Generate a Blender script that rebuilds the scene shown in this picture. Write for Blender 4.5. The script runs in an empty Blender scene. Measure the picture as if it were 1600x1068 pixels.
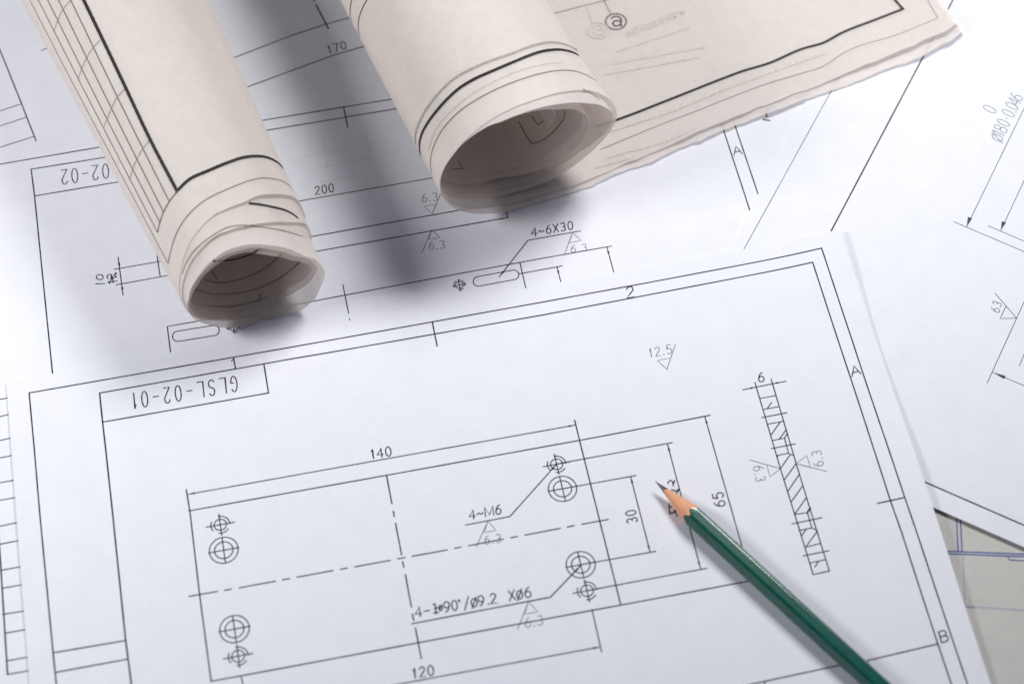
import bpy, bmesh, math, random
import numpy as np
from math import sin, cos, pi, atan2, radians
from mathutils import Vector, Matrix

random.seed(7)
rng = np.random.default_rng(7)
sc = bpy.context.scene
COL = sc.collection

# ------------------------------------------------------------------ camera
# everything below is laid out in millimetres of the real desk; MM turns them into metres
MM = 0.001
CAM_POS = np.array([-16.64, -300.091, 622.318])
CAM_F = 3101.776
CAM_R = np.array([[0.9808, -0.1955, -0.0068], [-0.1704, -0.8332, -0.5259], [0.0972, 0.5170, -0.8505]])
# re-orthonormalise
u_, _, v_ = np.linalg.svd(CAM_R)
CAM_R = u_ @ v_
cam_data = bpy.data.cameras.new('camera')
cam = bpy.data.objects.new('camera', cam_data)
COL.objects.link(cam)
rot = Matrix([[CAM_R[0][0], -CAM_R[1][0], -CAM_R[2][0]],
              [CAM_R[0][1], -CAM_R[1][1], -CAM_R[2][1]],
              [CAM_R[0][2], -CAM_R[1][2], -CAM_R[2][2]]])
cam.matrix_world = Matrix.Translation(Vector(CAM_POS * MM)) @ rot.to_4x4()
cam_data.sensor_fit = 'HORIZONTAL'
cam_data.sensor_width = 36.0
cam_data.lens = CAM_F / 1600 * 36.0
cam_data.clip_start = 0.02
cam_data.clip_end = 20.0
cam_data.dof.use_dof = True
cam_data.dof.focus_distance = 0.742
cam_data.dof.aperture_fstop = 8.0
sc.camera = cam

# ------------------------------------------------------------------ world, lamps, exposure
w = bpy.data.worlds.new('World')
sc.world = w
w.use_nodes = True
bg = w.node_tree.nodes['Background']
bg.inputs[0].default_value = (0.56, 0.62, 1.0, 1)
bg.inputs[1].default_value = 0.085

def area_light(name, pos, target, power, sx, sy, color):
    d = bpy.data.lights.new(name, 'AREA')
    d.shape = 'RECTANGLE'; d.size = sx; d.size_y = sy; d.energy = power; d.color = color
    o = bpy.data.objects.new(name, d); COL.objects.link(o)
    o.location = pos
    o.rotation_euler = (Vector(target) - Vector(pos)).to_track_quat('-Z', 'Y').to_euler()
    return o
area_light('softbox_light', (0.285, 0.290, 0.430), (0.12, 0.07, 0.0), 2.26, 0.16, 0.16, (1.0, 0.985, 0.97))
area_light('softbox_light.001', (-0.375, 0.110, 0.335), (0.10, 0.28, 0.0), 1.70, 0.12, 0.12, (1.0, 0.985, 0.97))
sc.view_settings.view_transform = 'Standard'
sc.view_settings.look = 'None'
sc.view_settings.exposure = 0.09
sc.view_settings.gamma = 1.0

# ------------------------------------------------------------------ measuring helpers
def ray(px):
    d = np.array([(px[0] - 800) / CAM_F, (px[1] - 534) / CAM_F, 1.0]) @ CAM_R
    return d / np.linalg.norm(d)
def gp(px, z=0.0):
    d = ray(px)
    return CAM_POS + d * ((z - CAM_POS[2]) / d[2])

# ------------------------------------------------------------------ materials
def new_mat(name):
    m = bpy.data.materials.new(name); m.use_nodes = True
    nt = m.node_tree
    return m, nt, nt.nodes['Principled BSDF']
def paper_material(name, col_a, col_b, rough, translucent=0.0, trans_col=(1, 1, 1, 1), bump=0.25, streak=True, blotch=90.0, alpha=1.0):
    m, nt, p = new_mat(name)
    N, L = nt.nodes, nt.links
    tc = N.new('ShaderNodeTexCoord')
    n1 = N.new('ShaderNodeTexNoise'); n1.inputs['Scale'].default_value = blotch; n1.inputs['Detail'].default_value = 5
    L.new(tc.outputs['Object'], n1.inputs['Vector'])
    n2 = N.new('ShaderNodeTexNoise'); n2.inputs['Scale'].default_value = 1300; n2.inputs['Detail'].default_value = 3
    mp = N.new('ShaderNodeMapping'); mp.inputs['Scale'].default_value = (0.35, 1, 1) if streak else (1, 1, 1)
    mp.inputs['Rotation'].default_value = (0, 0, radians(-2))
    L.new(tc.outputs['Object'], mp.inputs['Vector']); L.new(mp.outputs[0], n2.inputs['Vector'])
    mx = N.new('ShaderNodeMix'); mx.data_type = 'FLOAT'; mx.inputs[0].default_value = 0.45
    L.new(n1.outputs[0], mx.inputs[2]); L.new(n2.outputs[0], mx.inputs[3])
    cr = N.new('ShaderNodeValToRGB')
    cr.color_ramp.elements[0].position = 0.32; cr.color_ramp.elements[0].color = col_b
    cr.color_ramp.elements[1].position = 0.66; cr.color_ramp.elements[1].color = col_a
    L.new(mx.outputs[0], cr.inputs[0]); L.new(cr.outputs[0], p.inputs['Base Color'])
    p.inputs['Roughness'].default_value = rough
    p.inputs['Specular IOR Level'].default_value = 0.25
    p.inputs['Alpha'].default_value = alpha
    b = N.new('ShaderNodeBump'); b.inputs['Strength'].default_value = bump; b.inputs['Distance'].default_value = 0.0001
    L.new(n2.outputs[0], b.inputs['Height']); L.new(b.outputs[0], p.inputs['Normal'])
    if translucent > 0:
        t = N.new('ShaderNodeBsdfTranslucent'); t.inputs[0].default_value = trans_col
        ms = N.new('ShaderNodeMixShader'); ms.inputs[0].default_value = translucent
        L.new(p.outputs[0], ms.inputs[1]); L.new(t.outputs[0], ms.inputs[2])
        L.new(ms.outputs[0], N['Material Output'].inputs['Surface'])
    return m
M_WHITE = paper_material('white_copy_paper', (0.815, 0.835, 0.90, 1), (0.765, 0.785, 0.855, 1), 0.75, bump=0.15)
M_BEIGE = paper_material('beige_tracing_paper', (0.95, 0.915, 0.882, 1), (0.865, 0.83, 0.796, 1), 0.6, 0.18, (0.74, 0.62, 0.52, 1), bump=0.6, streak=False, blotch=260, alpha=0.62)
M_GREY = paper_material('grey_blueprint_paper', (0.60, 0.595, 0.56, 1), (0.53, 0.525, 0.50, 1), 0.85, bump=0.3, streak=False, blotch=140)
M_TABLE = paper_material('pale_table_laminate', (0.72, 0.72, 0.74, 1), (0.66, 0.66, 0.68, 1), 0.5, streak=False)
def ink_material(name, col, rough=0.6):
    m, nt, p = new_mat(name)
    N, L = nt.nodes, nt.links
    tc = N.new('ShaderNodeTexCoord'); n = N.new('ShaderNodeTexNoise'); n.inputs['Scale'].default_value = 2600
    L.new(tc.outputs['Object'], n.inputs['Vector'])
    cr = N.new('ShaderNodeValToRGB')
    cr.color_ramp.elements[0].position = 0.35; cr.color_ramp.elements[0].color = tuple(c * 0.75 for c in col) + (1,)
    cr.color_ramp.elements[1].position = 0.75; cr.color_ramp.elements[1].color = tuple(min(1, c * 1.5) for c in col) + (1,)
    L.new(n.outputs[0], cr.inputs[0]); L.new(cr.outputs[0], p.inputs['Base Color'])
    p.inputs['Roughness'].default_value = rough; p.inputs['Specular IOR Level'].default_value = 0.2
    return m
I_BLACK = ink_material('black_toner', (0.018, 0.018, 0.024))
I_SOFT = ink_material('thin_grey_toner', (0.16, 0.16, 0.18))
I_BLUEBLACK = ink_material('blue_black_toner', (0.05, 0.055, 0.10))
I_BLUE = ink_material('blue_dye_line', (0.075, 0.11, 0.33))
I_PALEBLUE = ink_material('pale_blue_dye_line', (0.30, 0.34, 0.48))
I_TRACE = ink_material('black_drafting_ink', (0.025, 0.026, 0.026))
I_TRACETHIN = ink_material('brown_thin_drafting_ink', (0.20, 0.17, 0.155))
I_GHOST = ink_material('ink_seen_through_tracing_paper', (0.35, 0.33, 0.30))
I_SHOW = ink_material('print_showing_through_white_paper', (0.72, 0.735, 0.80))
I_FAINT = ink_material('faint_ink_seen_through_tracing_paper', (0.60, 0.55, 0.505))

# ------------------------------------------------------------------ object helpers
def link(name, me, mat, parent=None):
    o = bpy.data.objects.new(name, me); COL.objects.link(o)
    if mat: me.materials.append(mat)
    if parent is not None: o.parent = parent
    return o
def mesh(name, verts, faces, mat, parent=None, smooth=True):
    me = bpy.data.meshes.new(name)
    me.from_pydata([tuple(np.asarray(v) * MM) for v in verts], [], faces)
    if smooth: me.polygons.foreach_set('use_smooth', [True] * len(me.polygons))
    me.update()
    return link(name, me, mat, parent)
def thing(name, label, cat, group=None):
    o = bpy.data.objects.new(name, None); COL.objects.link(o)
    o.empty_display_size = 0.01
    o['label'] = label; o['category'] = cat
    if group: o['group'] = group
    return o

# ------------------------------------------------------------------ single-stroke drafting letters (unit box, baseline at 0)
def arc(cx, cy, rx, ry, a0, a1, n=14):
    return [(cx + rx * cos(radians(a0 + (a1 - a0) * i / n)), cy + ry * sin(radians(a0 + (a1 - a0) * i / n))) for i in range(n + 1)]
G = {
 '0': [arc(.5, .5, .42, .5, 90, 450, 22)],
 '1': [[(.25, .78), (.55, 1), (.55, 0)]],
 '2': [arc(.5, .72, .38, .28, 165, -15, 10) + [(.08, 0), (.92, 0)]],
 '3': [arc(.47, .74, .36, .26, 150, -90, 12), arc(.47, .25, .42, .25, 90, -150, 12)],
 '4': [[(.72, 0), (.72, 1), (.05, .3), (.98, .3)]],
 '5': [[(.85, 1), (.2, 1), (.12, .55)] + arc(.46, .32, .42, .32, 130, -145, 14)],
 '6': [[(.78, 1)] + [(.5, .93), (.22, .68), (.09, .36)], arc(.5, .31, .41, .31, 0, 360, 20)],
 '8': [arc(.5, .76, .33, .24, 0, 360, 18), arc(.5, .26, .42, .26, 0, 360, 18)],
 '9': [[(.22, 0), (.5, .07), (.78, .32), (.91, .64)], arc(.5, .69, .41, .31, 0, 360, 20)],
 '7': [[(.08, 1), (.92, 1), (.4, 0)]],
 '.': [arc(.5, .03, .09, .04, 0, 360, 8)],
 '-': [[(.1, .45), (.9, .45)]],
 '~': [[(.02, .36), (.12, .48), (.28, .52), (.45, .45), (.6, .36), (.78, .36), (.95, .5)]],
 'X': [[(.05, 0), (.95, 1)], [(.05, 1), (.95, 0)]],
 'M': [[(.0, 0), (.0, 1), (.5, .12), (1, 1), (1, 0)]],
 'A': [[(0, 0), (.5, 1), (1, 0)], [(.2, .36), (.8, .36)]],
 'B': [[(.05, 0), (.05, 1), (.5, 1)] + arc(.55, .76, .36, .24, 90, -90, 10) + [(.05, .52)], [(.5, .52)] + arc(.55, .26, .42, .26, 90, -90, 10) + [(.05, 0)]],
 'G': [arc(.52, .5, .45, .5, 40, 330, 16) + [(.92, .42), (.55, .42)]],
 'L': [[(.08, 1), (.08, 0), (.9, 0)]],
 'S': [arc(.5, .75, .38, .25, 25, 270, 12) + arc(.5, .25, .4, .25, 90, -155, 12)],
 'o': [arc(.5, .42, .46, .42, 0, 360, 18), [(.05, -.12), (.95, .98)]],     # diameter sign
 'd': [arc(.5, .88, .3, .1, 0, 360, 10)],                                   # degree sign
 '/': [[(.0, -.18), (1, 1.15)]],
 'q': [arc(.5, .5, .42, .26, 0, 360, 12), [(.15, .3), (.85, .75)]],        # small currency-like mark
 'i': [[(.5, 0), (.5, 1)], [(.1, .1), (.95, .1)], [(.3, .55), (.5, .5), (.8, .62)], [(.2, .95), (.5, 1)]],
}
def text_strokes(s, p0, p1, cap, gap=0.32, extents=None):
    """stroke polylines (in photo-plane coordinates) of S, written from p0 to p1 with letter height CAP"""
    p0, p1, cap = np.array(p0, float), np.array(p1, float), np.array(cap, float)
    out = []
    if extents is None:
        widths = [0.35 if c == '.' else (0.7 if c == '1' else (1.35 if c == 'M' else 1.0)) for c in s]
        total = sum(widths) + gap * (len(s) - 1); x = 0; extents = []
        for wd in widths:
            extents.append((x / total, (x + wd) / total)); x += wd + gap
    for c, (a, b) in zip(s, extents):
        if c == ' ': continue
        for st in G[c]:
            out.append([tuple(p0 + (p1 - p0) * (a + (b - a) * x) + cap * y) for x, y in st])
    return out

# ------------------------------------------------------------------ surfaces that carry ink
class FlatSurface:
    """a sheet lying at height z with gentle waves; f(x, y) adds the lift in mm"""
    def __init__(self, z, lift): self.z, self.lift = z, lift
    def height(self, x, y): return self.z + self.lift(x, y)
    def project(self, px):
        p = gp(px, self.z)
        for _ in range(6): p = gp(px, self.height(p[0], p[1]))
        return p
    def place(self, p, off): return np.array([p[0], p[1], self.height(p[0], p[1]) + off])
    def normal(self, p): return np.array([0, 0, 1.0])

def resample(pts, step):
    pts = [np.asarray(p, float) for p in pts]
    out = [pts[0]]
    for a, b in zip(pts[:-1], pts[1:]):
        n = max(1, int(math.ceil(np.linalg.norm(b - a) / step)))
        for i in range(1, n + 1): out.append(a + (b - a) * i / n)
    return out
INK_OFF = 0.045
class Ink:
    """collects strokes as thin ribbons lying on a surface"""
    def __init__(self, surf): self.s, self.v, self.f = surf, [], []
    def world(self, pts, width, step=4.0, taper=None):
        pts = resample(pts, step); n = len(pts)
        if n < 2: return self
        closed = np.linalg.norm(pts[0] - pts[-1]) < 1e-6
        base = len(self.v)
        for i, p in enumerate(pts):
            if closed: t = pts[(i + 1) % (n - 1)] - pts[(i - 1) % (n - 1)]
            else: t = pts[min(i + 1, n - 1)] - pts[max(i - 1, 0)]
            nn = self.s.normal(p); s = np.cross(nn, t); s /= max(1e-9, np.linalg.norm(s))
            k = 1.0
            if not closed and 0 < i < n - 1:
                a = pts[i] - pts[i - 1]; b = pts[i + 1] - pts[i]
                c = np.dot(a, b) / max(1e-9, np.linalg.norm(a) * np.linalg.norm(b)); k = min(1.6, 1 / max(.4, math.sqrt((1 + c) / 2)))
            hw = width * .56 * k * (1 + 0.06 * sin(i * 1.7 + p[0]))
            if not closed:
                if i == 0: p = p - t / np.linalg.norm(t) * width * .3
                if i == n - 1: p = p + t / np.linalg.norm(t) * width * .3
            self.v.append(self.s.place(p + s * hw, INK_OFF)); self.v.append(self.s.place(p - s * hw, INK_OFF))
        for i in range(n - 1):
            a = base + 2 * i; self.f.append((a, a + 1, a + 3, a + 2))
        return self
    def line(self, pts, width, step=4.0): return self.world([self.s.project(p) for p in pts], width, step)
    def lines(self, many, width, step=4.0):
        for p in many: self.line(p, width, step)
        return self
    def arrow(self, tip, base, half):
        """filled arrowhead from tip to base (plane coordinates), HALF its half width in mm"""
        a, b = self.s.project(tip), self.s.project(base)
        t = (b - a); nn = self.s.normal(a); s = np.cross(nn, t); s /= np.linalg.norm(s)
        i = len(self.v)
        for q in (a, b + s * half, b - s * half): self.v.append(self.s.place(q, INK_OFF * 1.3))
        self.f.append((i, i + 2, i + 1)); return self
    def build(self, name, mat, parent):
        o = mesh(name, self.v, self.f, mat, parent, smooth=False)
        return o

# ------------------------------------------------------------------ the table
tb = bmesh.new()
bmesh.ops.create_grid(tb, x_segments=8, y_segments=8, size=0.9)
for v in tb.verts: v.co.z = -0.0021
me = bpy.data.meshes.new('table_top'); tb.to_mesh(me); tb.free()
tabletop = link('table_top', me, M_TABLE); tabletop['kind'] = 'structure'

# ------------------------------------------------------------------ sheets
def waves(seed, amp, length):
    r = np.random.default_rng(seed); K = []
    for _ in range(5):
        a = r.uniform(0, 2 * pi); k = 2 * pi / (length * r.uniform(.6, 1.6)); K.append((k * cos(a), k * sin(a), r.uniform(0, 6.28), amp * r.uniform(.3, 1)))
    return lambda x, y: sum(A * (sin(kx * x + ky * y + ph) + 1) * .5 for kx, ky, ph, A in K) / 2.2
def gauss(x, y, cx, cy, sx, sy, ang=0.0):
    c, s = cos(ang), sin(ang); dx, dy = x - cx, y - cy
    return math.exp(-.5 * (((dx * c + dy * s) / sx) ** 2 + ((-dx * s + dy * c) / sy) ** 2))
def sheet_mesh(corners, surf, mat, parent, thick=0.09, cell=3.2):
    c = [np.array(k, float)[:2] for k in corners]            # tl, tr, br, bl
    nu = int(max(np.linalg.norm(c[1] - c[0]), np.linalg.norm(c[2] - c[3])) / cell) + 1
    nv = int(max(np.linalg.norm(c[3] - c[0]), np.linalg.norm(c[2] - c[1])) / cell) + 1
    V, F = [], []
    for k, dz in ((0, 0.0), (1, -thick)):
        for j in range(nv + 1):
            for i in range(nu + 1):
                a, b = i / nu, j / nv
                p = (c[0] * (1 - a) + c[1] * a) * (1 - b) + (c[3] * (1 - a) + c[2] * a) * b
                V.append((p[0], p[1], surf.height(p[0], p[1]) + dz))
    n = (nu + 1) * (nv + 1)
    idx = lambda i, j, k: k * n + j * (nu + 1) + i
    for j in range(nv):
        for i in range(nu):
            F.append((idx(i, j, 0), idx(i, j + 1, 0), idx(i + 1, j + 1, 0), idx(i + 1, j, 0)))
            F.append((idx(i, j, 1), idx(i + 1, j, 1), idx(i + 1, j + 1, 1), idx(i, j + 1, 1)))
    rim = [(i, 0) for i in range(nu)] + [(nu, j) for j in range(nv)] + [(i, nv) for i in range(nu, 0, -1)] + [(0, j) for j in range(nv, 0, -1)]
    b0 = len(V); m = len(rim)
    for k in (0, 1): V += [V[idx(i, j, k)] for i, j in rim]      # the cut edge has corners of its own
    for q in range(m):
        r = (q + 1) % m; F.append((b0 + q, b0 + r, b0 + m + r, b0 + m + q))
    return mesh('paper', V, F, mat, parent)

GROUP = 'loose drawing sheets overlapping on the table'
W1, W2, W3 = 0.44, 0.28, 0.25      # line weights in mm

# ---- grey blueprint print, lowest, at the lower right
s_blue = FlatSurface(-1.75, waves(3, .12, 90))
t_blue = thing('blueprint_sheet', 'grey blueprint with blue lines, under the white sheets at lower right', 'drawing', GROUP)
a = gp((1380, 700), -1.75); b = gp((1700, 745), -1.75); d_ = gp((1440, 1180), -1.75); c_ = gp((1760, 1180), -1.75)
sheet_mesh([a, b, c_, d_], s_blue, M_GREY, t_blue)
k = Ink(s_blue); k.lines([[(1494, 800), (1497, 861)], [(1500, 800), (1503.2, 861)]], .42); k.build('wall_line', I_BLUE, t_blue)
k = Ink(s_blue); k.lines([[(1470, 860.2), (1640, 866.5)], [(1470, 864), (1640, 870.4)]], .48); k.build('wall_line', I_BLUE, t_blue)
k = Ink(s_blue); k.lines([[(1574, 868.5), (1577.5, 874), (1640, 878.5)]], .42); k.build('wall_line', I_BLUE, t_blue)
k = Ink(s_blue); k.lines([[(1504.5, 866), (1508.5, 960)]], .28); k.build('extension_line', I_PALEBLUE, t_blue)
k = Ink(s_blue); k.lines([[(1500, 946), (1640, 955.5)]], .3); k.lines([[(1509, 947), (1522, 947.8)]], .7); k.build('dimension_line', I_PALEBLUE, t_blue)

# ---- sheet with the 170 dimension, at the top left
s_170 = FlatSurface(-1.35, waves(5, .25, 120))
t_170 = thing('drawing_sheet', 'white drawing sheet dimensioned 170 between the two rolls, at the top', 'drawing', GROUP)
sheet_mesh([gp((-160, -140), -1.3), gp((1330, -420), -1.3), gp((1500, 420), -1.3), gp((30, 560), -1.3)], s_170, M_WHITE, t_170)
k = Ink(s_170); k.lines([[(-40, -20), (0, 78.6), (30, 153), (59, 227)]], W1); k.lines([[(-30, 183), (32, 163)], [(-30, 207), (41, 183.4)], [(-30, 240), (52.5, 213.5)]], .34); k.build('title_block', I_BLACK, t_170)
k = Ink(s_170); k.lines([[(64.3, 79), (90, 70.5)]], .34); k.build('dimension_line', I_BLACK, t_170)
k = Ink(s_170); k.lines([[(300, 110.5), (366.9, 90), (455, 56), (510, 38), (560, 24)]], W1); k.build('plate_outline', I_BLACK, t_170)
k = Ink(s_170); k.lines([[(320, 160), (387, 136), (487, 99), (520, 87), (590, 66.5)]], W1)
dm = k.build('dimension_line', I_BLACK, t_170)
Ink(s_170).lines(text_strokes('170', (513.5, 84.5), (542.5, 76.3), (-3.6, -12)), .36).build('dimension_text', I_BLACK, t_170)
k = Ink(s_170); k.lines([[(486, -8), (491, 2)], [(493.8, 7.9), (513.5, 45.5)]], .55); k.build('centre_line', I_BLACK, t_170)
k = Ink(s_170); k.lines([[(1178, 186), (1184, 186.6), (1203.2, 188.4)], [(1197.3, 170), (1197.8, 183)]], .5); k.build('section_mark', I_BLACK, t_170)

# ---- sheet 02-02, under the rolls
s_02 = FlatSurface(-0.85, waves(11, .25, 130))
t_02 = thing('drawing_sheet', 'white drawing sheet titled 02-02, lying under both beige rolls', 'drawing', GROUP)
sheet_mesh([gp((-115, 252), -.7), gp((1135, 24), -.7), gp((1420, 850), -.7), gp((-20, 1110), -.7)], s_02, M_WHITE, t_02)
k = Ink(s_02)
k.lines([[(-62, 267), (0, 256.7), (156, 230), (410.4, 188.2), (611, 155.3), (1100, 72), (1149, 198), (1180, 290), (1215, 394)]], W1)
k.build('outer_frame_line', I_BLACK, t_02)
k = Ink(s_02)
k.lines([[(92, 690), (81.8, 580), (73.6, 500), (54, 306), (48.6, 264.5), (165, 245.8), (418, 203.6), (619.6, 170), (1096, 92)], [(1096, 92), (1131, 205), (1159, 290), (1190, 386)]], W1)
Ink(s_02).lines([[(536.8, 167), (543.3, 199)]], W1).build('zone_tick', I_BLACK, t_02)
k.build('border_frame', I_BLACK, t_02)
Ink(s_02).lines([[(-45, 270), (-22, 560), (0, 865), (11.8, 1052.7)]], .5).build('outer_frame_line', I_BLACK, t_02)
k = Ink(s_02)
for (x0, y0), (x1, y1) in [((0, 623.7), (11, 621.5)), ((0, 650.5), (13.5, 647)), ((0, 687.6), (17, 684)), ((0, 715), (18.8, 711)), ((0, 753.7), (21, 749.8)), ((0, 781), (23, 777)),
                           ((0, 821.5), (26, 816)), ((0, 849.6), (28.7, 844)), ((1.4, 890.4), (32.3, 884.5)), ((2.3, 918.5), (33, 913)), ((4, 959), (36, 954)), ((8, 988.5), (38, 983)),
                           ((10.7, 1031.6), (42.2, 1026)), ((11.8, 1052.7), (44.4, 1047))]:
    s = (y1 - y0) / (x1 - x0); xl = x0 if x0 > 0 else -20
    k.line([(xl, y0 + s * (xl - x0)), (x1 + 25, y1 + s * 25)], .38)
k.build('margin_table', I_BLACK, t_02)
k = Ink(s_02); k.lines([[(54, 306.2), (185, 284.3), (330, 260)]], W1); k.build('title_box', I_BLACK, t_02)
Ink(s_02).lines(text_strokes('02-02', (169.5, 255.6), (94.5, 266.2), (1.7, 22.5), gap=.5), .36).build('title_text', I_BLACK, t_02)
k = Ink(s_02); k.lines([[(178.3, 420.8), (252, 408), (300, 399.8)], [(181.5, 444.9), (264, 430), (330, 418.4)], [(244.7, 394.6), (250.3, 431.8)]], .34); k.build('flange_outline', I_BLACK, t_02)
k = Ink(s_02); k.lines([[(184.5, 401.6), (192.3, 461.3)]], .34); k.arrow((186.9, 419.6), (185.8, 410.7), .45); k.arrow((190, 443.5), (191.2, 452), .45); k.build('dimension_line', I_BLACK, t_02)
Ink(s_02).lines([[(149.5, 443.4), (163.8, 442.8)], [(155.8 + 5.3 * cos(q), 432.8 + 4.1 * sin(q)) for q in np.linspace(0, 2 * pi, 17)]], .36).build('dimension_text', I_BLACK, t_02)
tx = lambda pts: [(120 + x / 7.12, 370 + y / 7.12) for x, y in pts]
Ink(s_02).lines([tx(p) for p in ([(345, 465), (335, 440), (350, 420), (375, 415), (395, 440), (405, 512)], [(385, 425), (380, 470), (375, 500)], [(345, 507), (450, 490)], [(385, 470), (440, 440)], [(440, 400), (412, 425), (445, 445)], [(425, 398), (445, 418)], [(350, 497), (368, 520)])], .36).build('tolerance_text', I_BLACK, t_02)
def slot(cl, cr, r):
    cl, cr = np.array(cl), np.array(cr); d = (cr - cl) / np.linalg.norm(cr - cl); nrm = np.array([-d[1], d[0]])
    P = [tuple(cr + r * (nrm * cos(q) + d * sin(q))) for q in np.linspace(pi, 0, 13)]
    P += [tuple(cl + r * (nrm * cos(q) - d * sin(q))) for q in np.linspace(0, pi, 13)]
    return P + [P[0]]
def target(surf, c, r1, r2, h, v, parent, hole='hole_symbol'):
    """broken circle round a small circle with a cross, sizes in plane units"""
    k = Ink(surf); c = np.array(c)
    k.line([tuple(c + r1 * np.array([cos(q), .87 * sin(q)])) for q in np.linspace(0, 2 * pi, 21)], .3)
    for a0, a1 in ((-95, 10), (45, 95), (150, 235)):
        k.line([tuple(c + r2 * np.array([cos(q), .87 * sin(q)])) for q in np.linspace(radians(a0), radians(a1), 10)], .3)
    k.line(h, .34); k.line(v, .34)
    return k.build(hole, I_BLACK, parent)
Ink(s_02).lines([slot((277.5, 525.3), (334.5, 516), 8)], .34).build('slot_symbol', I_BLACK, t_02)
Ink(s_02).lines([slot((746.9, 439.6), (803, 429.2), 7.5)], .34).build('slot_symbol', I_BLACK, t_02)
target(s_02, (365, 511.5), 6, 9, [(354, 513.4), (375.5, 508.6)], [(364, 502), (366, 520)], t_02)
target(s_02, (717.7, 445.2), 6, 8.6, [(707.6, 447.5), (728, 443.3)], [(716, 436), (719.4, 454.8)], t_02)
k = Ink(s_02); k.lines([[(266.5, 550), (261.3, 509.8), (317.7, 500), (473, 473.6), (700, 430.6), (850, 403), (956, 384.3)], [(812.4, 410.4), (821.6, 450.3)], [(811, 427.8), (878.4, 415.4)]], .36); k.build('bracket_outline', I_BLACK, t_02)
k = Ink(s_02); k.lines([[(870.5, 418), (876.4, 441)]], .34); k.arrow((870.5, 417.5), (872.6, 426), .4); k.build('dimension_line', I_BLACK, t_02)
k = Ink(s_02); k.lines([[(948.6, 387), (959.6, 427.5)]], .34); k.arrow((948.4, 386.5), (951, 396), .42); k.build('dimension_line', I_BLACK, t_02)
k = Ink(s_02); k.lines([[(780, 432.6), (825, 375.3), (907.3, 360.7)]], .36); k.arrow((780, 432.6), (786.5, 424.2), .42); k.build('leader_line', I_BLACK, t_02)
Ink(s_02).lines(text_strokes('4~6X30', (830.6, 369.6), (896, 358.2), (-1.2, -13)), .38).build('callout_text', I_BLACK, t_02)
def roughness(surf, tri, tail, txt, parent, mat=I_SOFT, s='6.3', gap=.35):
    k = Ink(surf); k.lines([tri + [tri[0]], [tri[0], tail]], W3); k.lines(text_strokes(s, *txt, gap=gap), W3)
    return k.build('roughness_mark', mat, parent)
roughness(s_02, [(894.4, 363.5), (889.3, 379.8), (908.1, 375.8)], (882, 397.8), ((891.9, 395), (917.7, 391.3), (-.8, -11)), t_02)
roughness(s_02, [(675.3, 334.3), (662.6, 322.5), (681, 319)], (688.8, 302), ((659.5, 317), (684.5, 312.6), (-1, -12.5)), t_02)
roughness(s_02, [(674.7, 359), (669.7, 374), (687.6, 371.3)], (659.3, 394.7), ((670.5, 390.8), (695.8, 387.8), (-1, -12.5)), t_02)
k = Ink(s_02); k.lines([[(535.7, 444.4), (544.7, 489.3)], [(546, 497.8), (547, 501.7)]], .36); k.build('centre_line', I_BLACK, t_02)
k = Ink(s_02); k.lines([[(400, 326), (465.5, 314.6), (675.6, 278), (760, 263)]], .36); k.build('dimension_line', I_BLACK, t_02)
Ink(s_02).lines(text_strokes('200', (492.5, 304.8), (522.3, 299.5), (-1.5, -13)), .38).build('dimension_text', I_BLACK, t_02)
k = Ink(s_02); k.lines([[(400, 385), (483, 370.2), (720.2, 328), (790, 316)], [(400, 409), (489.3, 393.5), (793.3, 339.9), (786, 308)]], .4); k.build('plate_outline', I_BLACK, t_02)
Ink(s_02).lines(text_strokes('A', (1147, 242.8), (1159.8, 240.5), (-3.4, -12.8)), .36).build('zone_letter', I_BLACK, t_02)

# ---- sheet with the 180 diameter, at the right
w180 = waves(17, .22, 140)
s_180 = FlatSurface(-0.42, w180)
t_180 = thing('drawing_sheet', 'white drawing sheet dimensioned \u00f8180-0.046, at the right edge', 'drawing', GROUP)
A1, A2 = gp((1262, 152), -.3), gp((1135, 400), -.3)
B1, B2 = gp((1454.8, 790.4), -.3), gp((1600, 854), -.3)
def meet(p, q, r, s):
    M = np.array([(q - p)[:2], -(s - r)[:2]]).T; t = np.linalg.solve(M, (r - p)[:2]); return p + (q - p) * t[0]
BLc = meet(A1, A2, B1, B2)
ud = (A1 - A2) / np.linalg.norm(A1 - A2); rd = (B2 - B1) / np.linalg.norm(B2 - B1)
sheet_mesh([BLc + ud * 300, BLc + ud * 300 + rd * 420, BLc + rd * 420, BLc], s_180, M_WHITE, t_180)
k = Ink(s_180); k.lines([[(1340, 68), (1299, 142), (1163, 388), (1130, 448)]], .24); k.build('trim_line', I_BLUEBLACK, t_180)
k = Ink(s_180); k.lines([[(1490, -2), (1443, 88), (1298, 362), (1270, 415)], [(1380, 725), (1441.6, 751), (1600, 820), (1660, 846)]], .5); k.build('border_frame', I_BLACK, t_180)
k = Ink(s_180); k.lines([[(1490, 346.3), (1600, 393), (1650, 414)], [(1544, 352.8), (1600, 376.7), (1650, 398)]], .24); k.build('extension_line', I_BLUEBLACK, t_180)
k = Ink(s_180); k.lines([[(1640, 87), (1600, 169.7), (1510.4, 354.2)]], .24); k.arrow((1510.4, 354.4), (1515.6, 340), .85); k.build('dimension_line', I_BLUEBLACK, t_180)
k = Ink(s_180); k.lines([[(1640, 197), (1600, 282.6), (1563.8, 359.8)]], .24); k.arrow((1563.6, 360), (1568.6, 346.6), .85); k.build('dimension_line', I_BLUEBLACK, t_180)
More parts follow.
